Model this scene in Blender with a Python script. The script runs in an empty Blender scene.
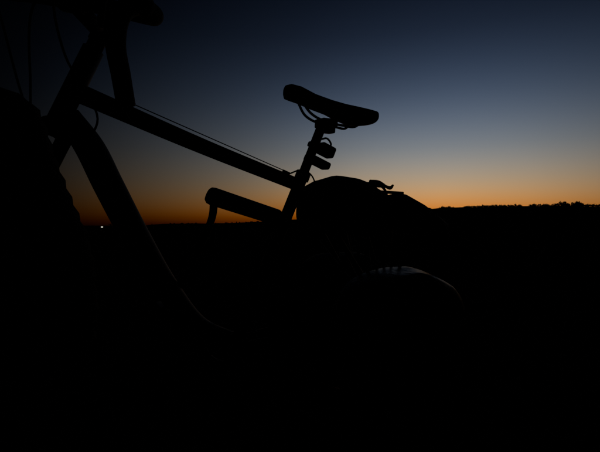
import bpy, bmesh, math, random
from mathutils import Vector, Matrix, noise
random.seed(3)
sc=bpy.context.scene
sc.view_settings.view_transform='Standard'; sc.view_settings.look='None'; sc.view_settings.exposure=0
EYE=0.60
cam=bpy.data.cameras.new('camera'); co=bpy.data.objects.new('camera',cam); sc.collection.objects.link(co)
cam.lens=26; cam.sensor_width=36; cam.clip_start=0.02; cam.clip_end=20000
co.location=(0,0,EYE); co.rotation_euler=(math.radians(90),0,0); sc.camera=co

# ---------------------------------------------------------------- world (dusk)
w=bpy.data.worlds.new('World'); sc.world=w; w.use_nodes=True
nt=w.node_tree; nt.nodes.clear(); N=nt.nodes.new; L=nt.links.new
out=N('ShaderNodeOutputWorld'); bg=N('ShaderNodeBackground'); L(bg.outputs[0],out.inputs[0])
sky=N('ShaderNodeTexSky'); sky.sky_type='NISHITA'; sky.sun_disc=False
sky.sun_elevation=math.radians(-3); sky.sun_rotation=math.radians(18)
tc=N('ShaderNodeTexCoord')
dot=N('ShaderNodeVectorMath'); dot.operation='DOT_PRODUCT'
L(tc.outputs['Generated'],dot.inputs[0])
az=math.radians(18); el=math.radians(4)
dot.inputs[1].default_value=(math.sin(az)*math.cos(el),math.cos(az)*math.cos(el),math.sin(el))
ac=N('ShaderNodeMath'); ac.operation='ARCCOSINE'; L(dot.outputs['Value'],ac.inputs[0])
mr=N('ShaderNodeMath'); mr.operation='MULTIPLY'; mr.inputs[1].default_value=2/math.pi; L(ac.outputs[0],mr.inputs[0])
def ramp(stops,src,interp='B_SPLINE'):
    cr=N('ShaderNodeValToRGB'); L(src,cr.inputs[0]); e=cr.color_ramp; e.interpolation=interp
    c=lambda v:(v[0],v[1],v[2],1) if isinstance(v,tuple) else (v,v,v,1)
    e.elements[0].position=stops[0][0]; e.elements[0].color=c(stops[0][1])
    e.elements[1].position=stops[-1][0]; e.elements[1].color=c(stops[-1][1])
    for a,v in stops[1:-1]:
        x=e.elements.new(a); x.color=c(v)
    return cr.outputs[0]
fall=ramp([(a/90,v) for a,v in [(0,1),(10,.87),(18,.62),(26,.38),(34,.22),(42,.11),(50,.025),(58,.007),(74,.002),(90,.001)]],mr.outputs[0])
sep=N('ShaderNodeSeparateXYZ'); L(tc.outputs['Generated'],sep.inputs[0])
tint=ramp([(0,(.98,.66,.72)),(.05,(.98,.73,.78)),(.10,(.90,.78,.84)),(.17,(.68,.72,.84)),(.28,(.34,.44,.60)),(.40,(.13,.18,.27)),(.6,(.04,.06,.10)),(1,(.02,.03,.05))],sep.outputs[2])
def mul(a,b):
    mx=N('ShaderNodeMix'); mx.data_type='RGBA'; mx.blend_type='MULTIPLY'; mx.inputs[0].default_value=1
    L(a,mx.inputs[6]); L(b,mx.inputs[7]); return mx.outputs[2]
L(mul(mul(sky.outputs[0],fall),tint),bg.inputs[0]); bg.inputs[1].default_value=1.2
sl=bpy.data.lights.new('sun','SUN'); sl.energy=.002; sl.angle=math.radians(.5); sl.color=(1,.7,.45)
so=bpy.data.objects.new('sun',sl); sc.collection.objects.link(so)
so.rotation_euler=Vector((-math.sin(az),-math.cos(az),-.03)).to_track_quat('-Z','Y').to_euler()

# ---------------------------------------------------------------- materials
def mat(name,col,rough=.5,metal=0,nscale=None,var=.3,bump=0,spec=.2):
    m=bpy.data.materials.new(name); m.use_nodes=True; t=m.node_tree; b=t.nodes['Principled BSDF']
    b.inputs['Base Color'].default_value=(*col,1); b.inputs['Roughness'].default_value=rough; b.inputs['Metallic'].default_value=metal
    b.inputs['Specular IOR Level'].default_value=spec
    if nscale:
        no=t.nodes.new('ShaderNodeTexNoise'); no.inputs['Scale'].default_value=nscale; no.inputs['Detail'].default_value=6
        co_=t.nodes.new('ShaderNodeTexCoord'); t.links.new(co_.outputs['Object'],no.inputs['Vector'])
        r=t.nodes.new('ShaderNodeValToRGB'); t.links.new(no.outputs['Fac'],r.inputs[0])
        r.color_ramp.elements[0].position=.3; r.color_ramp.elements[1].position=.7
        r.color_ramp.elements[0].color=(*[c*(1-var) for c in col],1); r.color_ramp.elements[1].color=(*[c*(1+var) for c in col],1)
        t.links.new(r.outputs[0],b.inputs['Base Color'])
        if bump:
            bp=t.nodes.new('ShaderNodeBump'); bp.inputs['Strength'].default_value=bump; bp.inputs['Distance'].default_value=.02
            t.links.new(no.outputs['Fac'],bp.inputs['Height']); t.links.new(bp.outputs[0],b.inputs['Normal'])
    return m
M_paint=mat('frame_paint',(.015,.016,.018),.6,0,8,.2,spec=.06)
M_rub=mat('tyre_rubber',(.015,.015,.015),.85,0,60,.3,.2,spec=.05)
M_tape=mat('bar_tape',(.015,.015,.015),.8,0,90,.3,.2,spec=.05)
M_alu=mat('black_alloy',(.02,.02,.02),.55,.2,30,.2,spec=.1)
M_steel=mat('dull_steel',(.06,.06,.06),.5,.6,50,.2,spec=.1)
M_sad=mat('saddle_cover',(.015,.014,.013),.7,0,70,.3,.1,spec=.05)
M_bag=mat('bag_fabric',(.018,.018,.02),.85,0,25,.3,.4,spec=.03)
M_pan=mat('pannier_tarpaulin',(.012,.012,.013),.42,0,14,.2,.5,spec=.08)
M_strap=mat('webbing',(.015,.015,.015),.85,0,80,.2,spec=.03)
M_lens=mat('red_lens',(.10,.006,.006),.35,0,40,.1,spec=.1)
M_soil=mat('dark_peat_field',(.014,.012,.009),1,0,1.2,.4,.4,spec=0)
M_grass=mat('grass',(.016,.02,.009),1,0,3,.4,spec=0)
M_leaf=mat('tree_foliage',(.03,.04,.02),1,0,.3,.4,spec=0)

# ---------------------------------------------------------------- helpers
def link(o,parent=None):
    sc.collection.objects.link(o)
    if parent: o.parent=parent
    return o
def empty(name): return link(bpy.data.objects.new(name,None))
def from_bm(name,bm,m,parent=None,smooth=True):
    bmesh.ops.recalc_face_normals(bm,faces=bm.faces)
    me=bpy.data.meshes.new(name); bm.to_mesh(me); bm.free(); me.materials.append(m)
    if smooth:
        for p in me.polygons: p.use_smooth=True
    return link(bpy.data.objects.new(name,me),parent)
def catmull(pts,n=8):
    P=[Vector(p) for p in pts]; P=[2*P[0]-P[1]]+P+[2*P[-1]-P[-2]]; o=[]
    for i in range(1,len(P)-2):
        for k in range(n):
            t=k/n; a,b,c,e=P[i-1:i+3]
            o.append(.5*((2*b)+(c-a)*t+(2*a-5*b+4*c-e)*t*t+(3*b-a-3*c+e)*t**3))
    o.append(P[-2]); return o
def tube(name,pts,r,m,parent,seg=20,smooth=True,cap=True):
    n=8 if (smooth and len(pts)>2) else 1
    rs=r if isinstance(r,(list,tuple)) else [r]*len(pts)
    if n>1:
        C=catmull(pts,n); R=[x[0] for x in catmull([(q,0,0) for q in rs],n)]
    else: C=[Vector(p) for p in pts]; R=list(rs)
    bm=bmesh.new(); rings=[]; prev=None
    for i,p in enumerate(C):
        t=(C[min(i+1,len(C)-1)]-C[max(i-1,0)]).normalized()
        if prev is None: prev=t.orthogonal().normalized()
        x=(prev-t*prev.dot(t)).normalized(); y=t.cross(x); prev=x
        rings.append([bm.verts.new(p+(x*math.cos(2*math.pi*k/seg)+y*math.sin(2*math.pi*k/seg))*R[i]) for k in range(seg)])
    for a,b in zip(rings,rings[1:]):
        for k in range(seg): bm.faces.new((a[k],a[(k+1)%seg],b[(k+1)%seg],b[k]))
    if cap: bm.faces.new(rings[0]); bm.faces.new(rings[-1][::-1])
    return from_bm(name,bm,m,parent)
def ring(name,c,ax,R,r,m,parent,seg=96,sub=14,knobs=0,sq=1):
    ax=ax.normalized(); x=ax.orthogonal().normalized(); y=ax.cross(x); bm=bmesh.new(); rings=[]
    for i in range(seg):
        t=2*math.pi*i/seg; e=x*math.cos(t)+y*math.sin(t)
        rings.append([bm.verts.new(c+e*(R+r*math.cos(2*math.pi*k/sub))+ax*(r*sq*math.sin(2*math.pi*k/sub))) for k in range(sub)])
    for i in range(seg):
        a=rings[i]; b=rings[(i+1)%seg]
        for k in range(sub): bm.faces.new((a[k],a[(k+1)%sub],b[(k+1)%sub],b[k]))
    for i in range(knobs):
        t=2*math.pi*i/knobs; e=x*math.cos(t)+y*math.sin(t); ta=ax.cross(e)
        for j,ph in enumerate((-.95,-.45,0,.45,.95)):
            if (i+j)%2 and abs(ph)<.9: continue
            nn=(e*math.cos(ph)+ax*math.sin(ph)*sq).normalized(); q=c+e*R+nn*r; s=ta.cross(nn)
            v=[bm.verts.new(q+ta*(dx*.005)+s*(dy*.0045)+nn*dz) for dz in (-.002,.0032) for dx,dy in((-1,-1),(1,-1),(1,1),(-1,1))]
            for f in ((0,1,2,3),(4,5,6,7),(0,1,5,4),(1,2,6,5),(2,3,7,6),(3,0,4,7)): bm.faces.new([v[z] for z in f])
    return from_bm(name,bm,m,parent,smooth=knobs==0)
def box(name,c,X,Y,Z,dims,m,parent,bev=.004):
    bm=bmesh.new(); bmesh.ops.create_cube(bm,size=1)
    bmesh.ops.scale(bm,vec=dims,verts=bm.verts)
    bmesh.ops.bevel(bm,geom=list(bm.edges),offset=bev,segments=3,affect='EDGES',profile=.5)
    Mx=Matrix((X.normalized(),Y.normalized(),Z.normalized())).transposed().to_4x4(); Mx.translation=c
    bm.transform(Mx); return from_bm(name,bm,m,parent)
def loft(name,secs,m,parent,p=2.5,seg=32,wr=0,ws=20):
    bm=bmesh.new(); rings=[]
    for c,x,y,hx,hy in secs:
        rr=[]
        for k in range(seg):
            t=2*math.pi*k/seg; ca,sa=math.cos(t),math.sin(t)
            q=c+x*(math.copysign(abs(ca)**(2/p),ca)*hx)+y*(math.copysign(abs(sa)**(2/p),sa)*hy)
            if wr: q=q+(q-c).normalized()*noise.noise(q*ws)*wr
            rr.append(bm.verts.new(q))
        rings.append(rr)
    for a,b in zip(rings,rings[1:]):
        for k in range(seg): bm.faces.new((a[k],a[(k+1)%seg],b[(k+1)%seg],b[k]))
    bm.faces.new(rings[0]); bm.faces.new(rings[-1][::-1])
    return from_bm(name,bm,m,parent)

# ---------------------------------------------------------------- bicycle frame of reference
d=Vector((.9,.436,0)).normalized(); n=Vector((d.y,-d.x,0)); le=math.radians(6)
Zv=Vector((0,0,1))
U=Zv*math.cos(le)+n*math.sin(le); W=n*math.cos(le)-Zv*math.sin(le)
G=Vector((-.508,1.0,0))-n*.085
def F(a,s,w=0): return G+d*a+U*s+W*w
bike=empty('bicycle')
BB=F(.39,.27); RH=F(.84,.352)
tube('top_tube',[F(.0,.908),F(.28,.812),F(.565,.722)],[.022,.020,.0185],M_paint,bike)
tube('down_tube',[F(-.025,.855),F(.022,.785),F(.062,.70),F(.124,.575),F(.195,.45),F(.28,.335),F(.385,.275)],[.027,.033,.0345,.034,.031,.028,.026],M_paint,bike)
tube('head_tube',[F(-.045,.84),F(.028,1.01)],.0235,M_paint,bike,smooth=False)
tube('seat_tube',[BB,F(.578,.755)],.0175,M_paint,bike,smooth=False)
tube('seat_post',[F(.57,.735),F(.634,.905)],.0142,M_alu,bike,smooth=False)
tube('seat_clamp',[F(.572,.738),F(.580,.760)],.0215,M_alu,bike,smooth=False)
tube('bottom_bracket',[F(.39,.27,-.045),F(.39,.27,.045)],.024,M_alu,bike,smooth=False)
for sgn in(-1,1):
    tube('chain_stay',[F(.40,.27,.025*sgn),F(.62,.30,.05*sgn),F(.84,.352,.066*sgn)],[.012,.011,.009],M_paint,bike)
    tube('seat_stay',[F(.565,.72,.012*sgn),F(.66,.60,.045*sgn),F(.84,.352,.066*sgn)],[.008,.008,.008],M_paint,bike)
def wheel(nm,c,ax,R=.352):
    ring(nm+'_tyre',c,ax,R-.024,.021,M_rub,bike,seg=120,knobs=110)
    ring(nm+'_rim',c,ax,R-.052,.010,M_alu,bike,sq=1.2)
    ax=ax.normalized(); x=ax.orthogonal().normalized(); y=ax.cross(x)
    tube(nm+'_hub',[c-ax*.055,c-ax*.03,c+ax*.03,c+ax*.055],[.022,.014,.014,.022],M_alu,bike,smooth=False)
    bm=bmesh.new()
    for i in range(32):
        t=2*math.pi*i/32; sd=1 if i%2 else -1; off=.5 if (i//2)%2 else -.5
        p0=c+ax*.03*sd+(x*math.cos(t+off)+y*math.sin(t+off))*.021
        p1=c+(x*math.cos(t)+y*math.sin(t))*(R-.06)
        tt=(p1-p0).normalized(); u=tt.orthogonal().normalized(); v=tt.cross(u)
        A=[[bm.verts.new(p+(u*math.cos(k*2.094)+v*math.sin(k*2.094))*.0011) for k in range(3)] for p in(p0,p1)]
        for k in range(3): bm.faces.new((A[0][k],A[0][(k+1)%3],A[1][(k+1)%3],A[1][k]))
    from_bm(nm+'_spokes',bm,M_alu,bike,False)
wheel('rear_wheel',RH,W)
for i,(r_) in enumerate([.05,.043,.036,.029,.022]):
    tube('sprocket_%d'%i,[RH-W*(.03+.004*i),RH-W*(.032+.004*i)],r_,M_steel,bike,smooth=False,seg=36)
ring('chainring',F(.39,.27,-.055),W,.075,.004,M_steel,bike,sq=.5)
for k in range(5):
    a=2*math.pi*k/5
    tube('spider_%d'%k,[F(.39,.27,-.053),F(.39+.073*math.cos(a),.27+.073*math.sin(a),-.055)],.006,M_alu,bike,smooth=False)
for sgn,ang in((1,-.5),(-1,-.5+math.pi)):
    pa=F(.39+.17*math.cos(ang),.27+.17*math.sin(ang),.075*sgn)
    tube('crank_arm',[F(.39,.27,.06*sgn),pa],[.013,.010],M_alu,bike,smooth=False)
    box('pedal',pa+W*.055*sgn,d,W,U,(.09,.09,.018),M_alu,bike)
for s1,s2 in((.345,.40),(.195,.302)):
    tube('chain_run',[F(.39,s1,-.055),F(.84,s2,-.04)],.0035,M_steel,bike,smooth=False,seg=6)
tube('rear_derailleur',[F(.85,.33,-.05),F(.86,.27,-.055),F(.83,.20,-.05)],[.012,.014,.01],M_alu,bike)
kp=F(.50,.0,.2); kp.z=.003
tube('kickstand',[F(.44,.275,.03),F(.455,.25,.06),kp],[.009,.009,.008],M_alu,bike,smooth=False)

# steered front end
AX0=F(-.045,.84); axd=(F(.028,1.01)-F(-.045,.84)).normalized()
STEER=math.radians(38)
fw0=-d; fw0=(fw0-axd*fw0.dot(axd)).normalized(); lt0=W.copy()
rot=Matrix.Rotation(STEER,3,axd)
fw=rot@fw0; lt=rot@lt0
if fw.dot(W)<0: 
    rot=Matrix.Rotation(-STEER,3,axd); fw=rot@fw0; lt=rot@lt0
def S(f,u,l=0): return AX0+fw*f+axd*u+lt*l
hubu=-.49; R=.352
for _ in range(30):
    FH=S(.05,hubu); low=FH.z-R*math.sqrt(max(0,1-lt.normalized().z**2)); hubu-=low/axd.z
wheel('front_wheel',S(.05,hubu),lt)
tube('fork_steerer',[S(0,-.03),S(0,.30)],.0145,M_alu,bike,smooth=False)
tube('fork_crown',[S(.0,-.025,-.055),S(0,-.012,0),S(.0,-.025,.055)],[.018,.024,.018],M_paint,bike)
for sg in(-1,1):
    tube('fork_blade',[S(0,-.02,.05*sg),S(.01,-.2,.055*sg),S(.05,hubu,.055*sg)],[.0165,.015,.010],M_paint,bike)
tube('headset_spacers',[S(0,.184),S(0,.24)],.0185,M_alu,bike,smooth=False)
tube('stem_clamp',[S(0,.205),S(0,.248)],.021,M_alu,bike,smooth=False)
tube('stem',[S(0,.228),S(.085,.240)],[.018,.017],M_alu,bike,smooth=False)
tube('stem_faceplate',[S(.087,.240,-.025),S(.087,.240,.025)],.023,M_alu,bike,smooth=False)
for sg in(-1,1):
    hb=[S(.087,.24,0),S(.087,.24,.13*sg),S(.085,.238,.23*sg),S(.10,.232,.268*sg),S(.145,.218,.278*sg),S(.165,.182,.282*sg),S(.152,.138,.284*sg),S(.120,.098,.288*sg),S(.088,.058,.292*sg)]
    tube('handlebar_drop',hb,[.0155,.0155,.0165,.017,.017,.0165,.0165,.0165,.0165],M_tape,bike)
    tube('brake_hood',[S(.125,.225,.278*sg),S(.165,.23,.282*sg),S(.200,.238,.286*sg),S(.215,.262,.288*sg)],[.018,.023,.023,.014],M_rub,bike)
    tube('brake_lever',[S(.195,.24,.285*sg),S(.212,.215,.287*sg),S(.204,.175,.289*sg),S(.193,.140,.291*sg)],[.008,.007,.006,.005],M_alu,bike)
for i,(l0,drop) in enumerate([(-.24,.0),(.24,.02)]):
    tube('brake_cable_%d'%i,[S(.19,.25,l0),S(.20,.235,l0*.6),S(.17,.14+drop,l0*.2),S(.10,.04,l0*.1),S(.05,-.03,.0)],.0025,M_rub,bike,seg=8)
tube('gear_cable_housing',[S(.19,.24,.26),S(.20,.20,.14),S(.10,.12,.08),F(.035,.86,.045),F(.02,.79,.045),F(.04,.70,.040)],.0025,M_rub,bike,seg=8)
tube('top_tube_cable',[F(.115,.896,.010),F(.52,.759,.008)],.0013,M_rub,bike,smooth=False,seg=6)
tube('cable_stop_front',[F(.10,.902,.010),F(.118,.895,.010)],.004,M_alu,bike,smooth=False)
tube('cable_stop_rear',[F(.51,.76,.008),F(.53,.753,.008)],.0045,M_alu,bike,smooth=False)
tube('rear_cable_loop',[F(.53,.753,.008),F(.555,.765,.028),F(.583,.757,.03),F(.60,.735,.03),F(.605,.70,.03)],.0022,M_rub,bike,seg=8)

# saddle
secs=[]
prof=[(.508,.990,.024,.010),(.512,.997,.038,.016),(.526,1.002,.046,.021),(.555,.999,.048,.023),(.60,.984,.044,.026),(.65,.973,.042,.036),
 (.69,.966,.046,.050),(.73,.962,.050,.062),(.765,.959,.048,.064),(.79,.957,.042,.058),(.800,.953,.030,.044),(.804,.946,.012,.03)]
for a,t,th,hw in prof: secs.append((F(a,t-th/2),W,U,hw,th/2))
loft('saddle',secs,M_sad,bike,p=2.6)
for sg in(-1,1):
    tube('saddle_rail',[F(.555,.960,.012*sg),F(.585,.925,.020*sg),F(.63,.908,.022*sg),F(.69,.902,.022*sg),F(.73,.903,.028*sg),F(.755,.935,.035*sg)],.0038,M_steel,bike,seg=10)
box('saddle_clamp',F(.645,.905),d,W,U,(.05,.055,.026),M_alu,bike)
box('saddle_clamp_cradle',F(.650,.889),d,W,U,(.038,.035,.022),M_alu,bike)
pd=(F(.634,.905)-F(.57,.735)).normalized()
pr=(d-pd*d.dot(pd)).normalized()
def Pp(t,o,w=0): return F(.57,.735)+pd*t+pr*o+W*w
box('tail_light',Pp(.114,.040),pr,W,pd,(.050,.042,.034),M_lens,bike,.007)
box('tail_light_bracket',Pp(.112,.006),pr,W,pd,(.042,.036,.016),M_alu,bike,.004)
box('reflector',Pp(.072,.028),pr,W,pd,(.074,.045,.022),M_lens,bike,.006)
tube('light_strap',[Pp(.138,.014),Pp(.148,.03),Pp(.14,.048),Pp(.125,.05)],.003,M_rub,bike,seg=8)
tube('frame_pump',[F(.300,.687,.0),F(.305,.685),F(.315,.682),F(.50,.628),F(.545,.61)],[.017,.0225,.0245,.0235,.012],M_alu,bike,smooth=False)
tube('pump_bracket',[F(.318,.67),F(.312,.62),F(.28,.54),F(.22,.42)],[.011,.010,.009,.009],M_alu,bike)

# rack
for sg in(-1,1):
    tube('rack_rail',[F(.64,.716,.05*sg),F(.90,.712,.055*sg)],.005,M_alu,bike,seg=10,smooth=False)
    for a in(.72,.80,.88): tube('rack_strut',[F(a,.712,.055*sg),F(.85,.37,.078*sg)],.005,M_alu,bike,seg=10,smooth=False)
for a in(.66,.76): tube('rack_cross',[F(a,.715,-.055),F(a,.715,.055)],.0045,M_alu,bike,seg=10,smooth=False)
tube('rack_stay',[F(.64,.715,0),F(.585,.69,0)],.005,M_alu,bike,seg=10,smooth=False)

# luggage
bag=empty('duffel_bag')
secs=[]
for a,t,b,hw in[(.585,.655,.62,.03),(.588,.69,.60,.06),(.603,.722,.59,.09),(.64,.742,.585,.11),(.69,.754,.58,.115),(.74,.755,.58,.115),(.78,.742,.58,.11),(.82,.724,.58,.105),(.85,.708,.59,.09),(.868,.69,.60,.06)]:
    secs.append((F(a,(t+b)/2),W,U,hw,(t-b)/2))
loft('bag_body',secs,M_bag,bag,p=2.3,wr=.006,ws=16)
box('strap_buckle',F(.815,.733,.03),d,W,U,(.045,.03,.014),M_strap,bag,.003)
tube('strap_tail',[F(.79,.744,.03),F(.82,.741,.035),F(.845,.730,.04),F(.862,.727,.04),F(.872,.736,.04)],[.005,.007,.005,.006,.003],M_strap,bag,seg=8)
tube('compression_strap',[F(.80,.65,.118),F(.80,.715,.10),F(.80,.737,.05),F(.80,.738,0),F(.80,.734,-.06),F(.80,.67,-.11)],.004,M_strap,bag,seg=8)
tent=empty('rolled_tent')
pts=[(.868,.655,.03),(.872,.657,.046),(.89,.656,.054),(.93,.652,.056),(.99,.632,.052),(1.05,.606,.047),(1.085,.592,.042),(1.10,.586,.02)]
loft('tent_roll',[(F(a,s,.02),W,U,r*1.3,r) for a,s,r in pts],M_bag,tent,p=2,wr=.004,ws=25)
for a,s in((.92,.654),(1.04,.610)):
    ring('tent_strap',F(a,s,.02),d,.054,.003,M_strap,tent,sub=6,sq=1)
def pannier(sg):
    pn=empty('pannier_bag')
    A0,A1=.62,1.05
    def outl(sc_,ww):
        o=[]
        ca,cs=(A0+A1)/2,.285
        for k in range(96):
            t=2*math.pi*k/96; c,s=math.cos(t),math.sin(t); p=2.5
            x=math.copysign(abs(c)**(2/p),c)*(A1-A0)/2*(1-.10*(s<0)*abs(s)); y=math.copysign(abs(s)**(2/p),s)*.205
            q=F(ca+x*sc_,cs+y*sc_,ww*sg); o.append(q+W*noise.noise(q*9)*.012+U*noise.noise(q*13)*.008)
        return o
    bm=bmesh.new(); rings=[[bm.verts.new(q) for q in outl(s,ww)] for s,ww in((.86,.085),(.95,.088),(.99,.10),(1,.125),(1,.155),(1,.185),(.985,.205),(.95,.218),(.86,.226),(.5,.232))]
    for a,b in zip(rings,rings[1:]):
        for k in range(96): bm.faces.new((a[k],a[(k+1)%96],b[(k+1)%96],b[k]))
    bm.faces.new(rings[0]); bm.faces.new(rings[-1][::-1]); from_bm('pannier_body',bm,M_pan if sg>0 else M_bag,pn)
    for a in(.76,.88):
        tube('pannier_hook',[F(a,.46,.09*sg),F(a,.60,.075*sg),F(a,.712,.060*sg)],.006,M_strap,pn,seg=8)
pannier(1); pannier(-1)

# ribbed bag strapped to the left fork blade
fb=empty('fork_bag')
secs=[]; N_=66
key=[(.34,.0),(.36,.03),(.45,.036),(.55,.028),(.61,.013),(.68,-.014),(.745,-.037),(.80,-.052),(.845,-.068),(.868,-.095),(.876,-.13)]
def ke(s):
    for (a,p),(b,q) in zip(key,key[1:]):
        if s<=b: return p+(q-p)*(s-a)/(b-a)
    return key[-1][1]
for i in range(N_):
    s=.34+(.876-.34)*i/(N_-1); sm=max(0,(s-.84)/.036)
    r_=ke(s)+.0022*math.sin(i*math.pi*.5); l_=-.27+.08*sm+.02*max(0,(.37-s)/.03)
    hw=.062+.0022*math.sin(i*math.pi*.5)-.03*sm
    secs.append((F((r_+l_)/2,s,.15),d,W,(r_-l_)/2,hw))
loft('bag_shell',secs,M_bag,fb,p=2.6)
for s in(.48,.70):
    tube('fork_bag_strap',[F(-.25,s,.1),F(-.15,s,.05),F(-.05,s,.1)],.006,M_strap,fb,seg=8)

# ---------------------------------------------------------------- terrain
def smooth(a,b,x):
    t=max(0,min(1,(x-a)/(b-a))); return t*t*(3-2*t)
tab=[(-900,3),(-200,1),(100,.3),(145,.4),(162,2),(230,2.6),(300,6.5),(380,13),(445,17.5),(500,19),(560,19.5),(600,19),(800,15),(1500,6)]
def epx(u):
    if u<=tab[0][0]: return tab[0][1]
    for (a,p),(b,q) in zip(tab,tab[1:]):
        if u<=b: return p+(q-p)*(u-a)/(b-a)
    return tab[-1][1]
def ridge_tan(th):
    if abs(th)<1.25: return epx(300+433*math.tan(th))/433*math.cos(th)
    return .012+.008*math.sin(th*5)
def terr(x,y):
    r=math.hypot(x,y); th=math.atan2(x,y)
    zr=EYE+ridge_tan(th)*1500+noise.noise(Vector((x,y,0))*.012)*2.2+noise.noise(Vector((x,y,9))*.04)*1.2
    z=-6*smooth(30,280,r)*(1-smooth(600,1450,r))+zr*smooth(600,1500,r)
    z-=smooth(1500,4000,r)*30
    if r<1400: z+=noise.noise(Vector((x,y,0))*.02)*.5*smooth(10,80,r)
    z+=noise.noise(Vector((x,y,3))*1.5)*.02*smooth(1.8,5,r)
    return z
bm=bmesh.new(); NA=900
rs=[0]; r=.4
while r<6500: rs.append(r); r*=1.075
rs=sorted(rs+[1490]); rings=[]; c0=bm.verts.new((0,0,0))
for r in rs[1:]:
    rings.append([bm.verts.new((r*math.sin(2*math.pi*k/NA),r*math.cos(2*math.pi*k/NA),terr(r*math.sin(2*math.pi*k/NA),r*math.cos(2*math.pi*k/NA)))) for k in range(NA)])
for k in range(NA): bm.faces.new((c0,rings[0][k],rings[0][(k+1)%NA]))
for a,b in zip(rings,rings[1:]):
    for k in range(NA): bm.faces.new((a[k],a[(k+1)%NA],b[(k+1)%NA],b[k]))
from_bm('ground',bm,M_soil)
bm=bmesh.new()
for i in range(9000):
    r=.5+random.random()**1.6*9; th=random.uniform(0,2*math.pi); x,y=r*math.sin(th),.9+r*math.cos(th)
    if noise.noise(Vector((x,y,5))*1.3)<-.05: continue
    z=terr(x,y); h=random.uniform(.03,.10); a=random.uniform(0,6.28); wd=.003
    dx,dy=math.cos(a)*wd,math.sin(a)*wd; lx,ly=random.gauss(0,.03),random.gauss(0,.03)
    bm.faces.new([bm.verts.new(q) for q in((x-dx,y-dy,z-.005),(x+dx,y+dy,z-.005),(x+lx,y+ly,z+h))])
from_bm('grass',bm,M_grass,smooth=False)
bm=bmesh.new()
def tree(x,y,h,wf=1):
    z=terr(x,y)-.8; wd=h*random.uniform(.5,.9)*wf
    q=[bm.verts.new((x+.06*h*math.cos(k*2.094),y+.06*h*math.sin(k*2.094),z)) for k in range(3)]
    tp=bm.verts.new((x,y,z+h*.7))
    for k in range(3): bm.faces.new((q[k],q[(k+1)%3],tp))
    lobes=[(random.gauss(0,.4)*wd,random.gauss(0,.4)*wd,h*random.uniform(.15,.75),wd*random.uniform(.3,.5)) for _ in range(8)]
    for _ in range(200):
        lx,ly,lz,lr=random.choice(lobes); v=Vector((random.gauss(0,1),random.gauss(0,1),random.gauss(0,1))).normalized()*lr*random.random()**.5
        c=Vector((x+lx,y+ly,z+lz))+v; s=h*.11
        bm.faces.new([bm.verts.new(c+Vector((random.gauss(0,s),random.gauss(0,s),random.gauss(0,s)))) for _ in range(3)])
def at(u,r=1500): 
    th=math.atan((u-300)/433); return r*math.sin(th),r*math.cos(th)
u=440
while u<800:
    if noise.noise(Vector((u*.06,7,0)))>-.25:
        x,y=at(u,random.uniform(1475,1500)); tree(x,y,random.uniform(4.5,9))
    u+=random.uniform(.7,1.9)
for u0,h0 in ((555,10),(558,11),(561,14),(564,15),(567,12),(571,9),(575,15),(578,16),(580,12),(588,9),(593,10)): 
    x,y=at(u0,1492); tree(x,y,h0,.8)
for _ in range(45):
    x,y=at(random.choice([random.uniform(150,280),random.uniform(-300,300)]),1485); tree(x,y,random.uniform(3,6))
from_bm('distant_trees',bm,M_leaf,smooth=False)
lamp=empty('street_lamp')
D=260; X=(101-300)/433*D; zg=terr(X,D); zl=EYE-1.2/433*D
tube('lamp_post',[(X,D,zg-.3),(X,D,zl+.3)],[.12,.08],M_alu,lamp,smooth=False)
tube('lamp_arm',[(X,D,zl+.28),(X+.5,D-.3,zl+.35),(X+.9,D-.5,zl+.25)],.05,M_alu,lamp)
em=bpy.data.materials.new('lamp_glow'); em.use_nodes=True; b=em.node_tree.nodes['Principled BSDF']
b.inputs['Emission Color'].default_value=(1,.93,.8,1); b.inputs['Emission Strength'].default_value=1.5
box('lamp_head',Vector((X+.9,D-.5,zl+.1)),Vector((1,0,0)),Vector((0,1,0)),Zv,(1.1,.5,.35),em,lamp,.08)
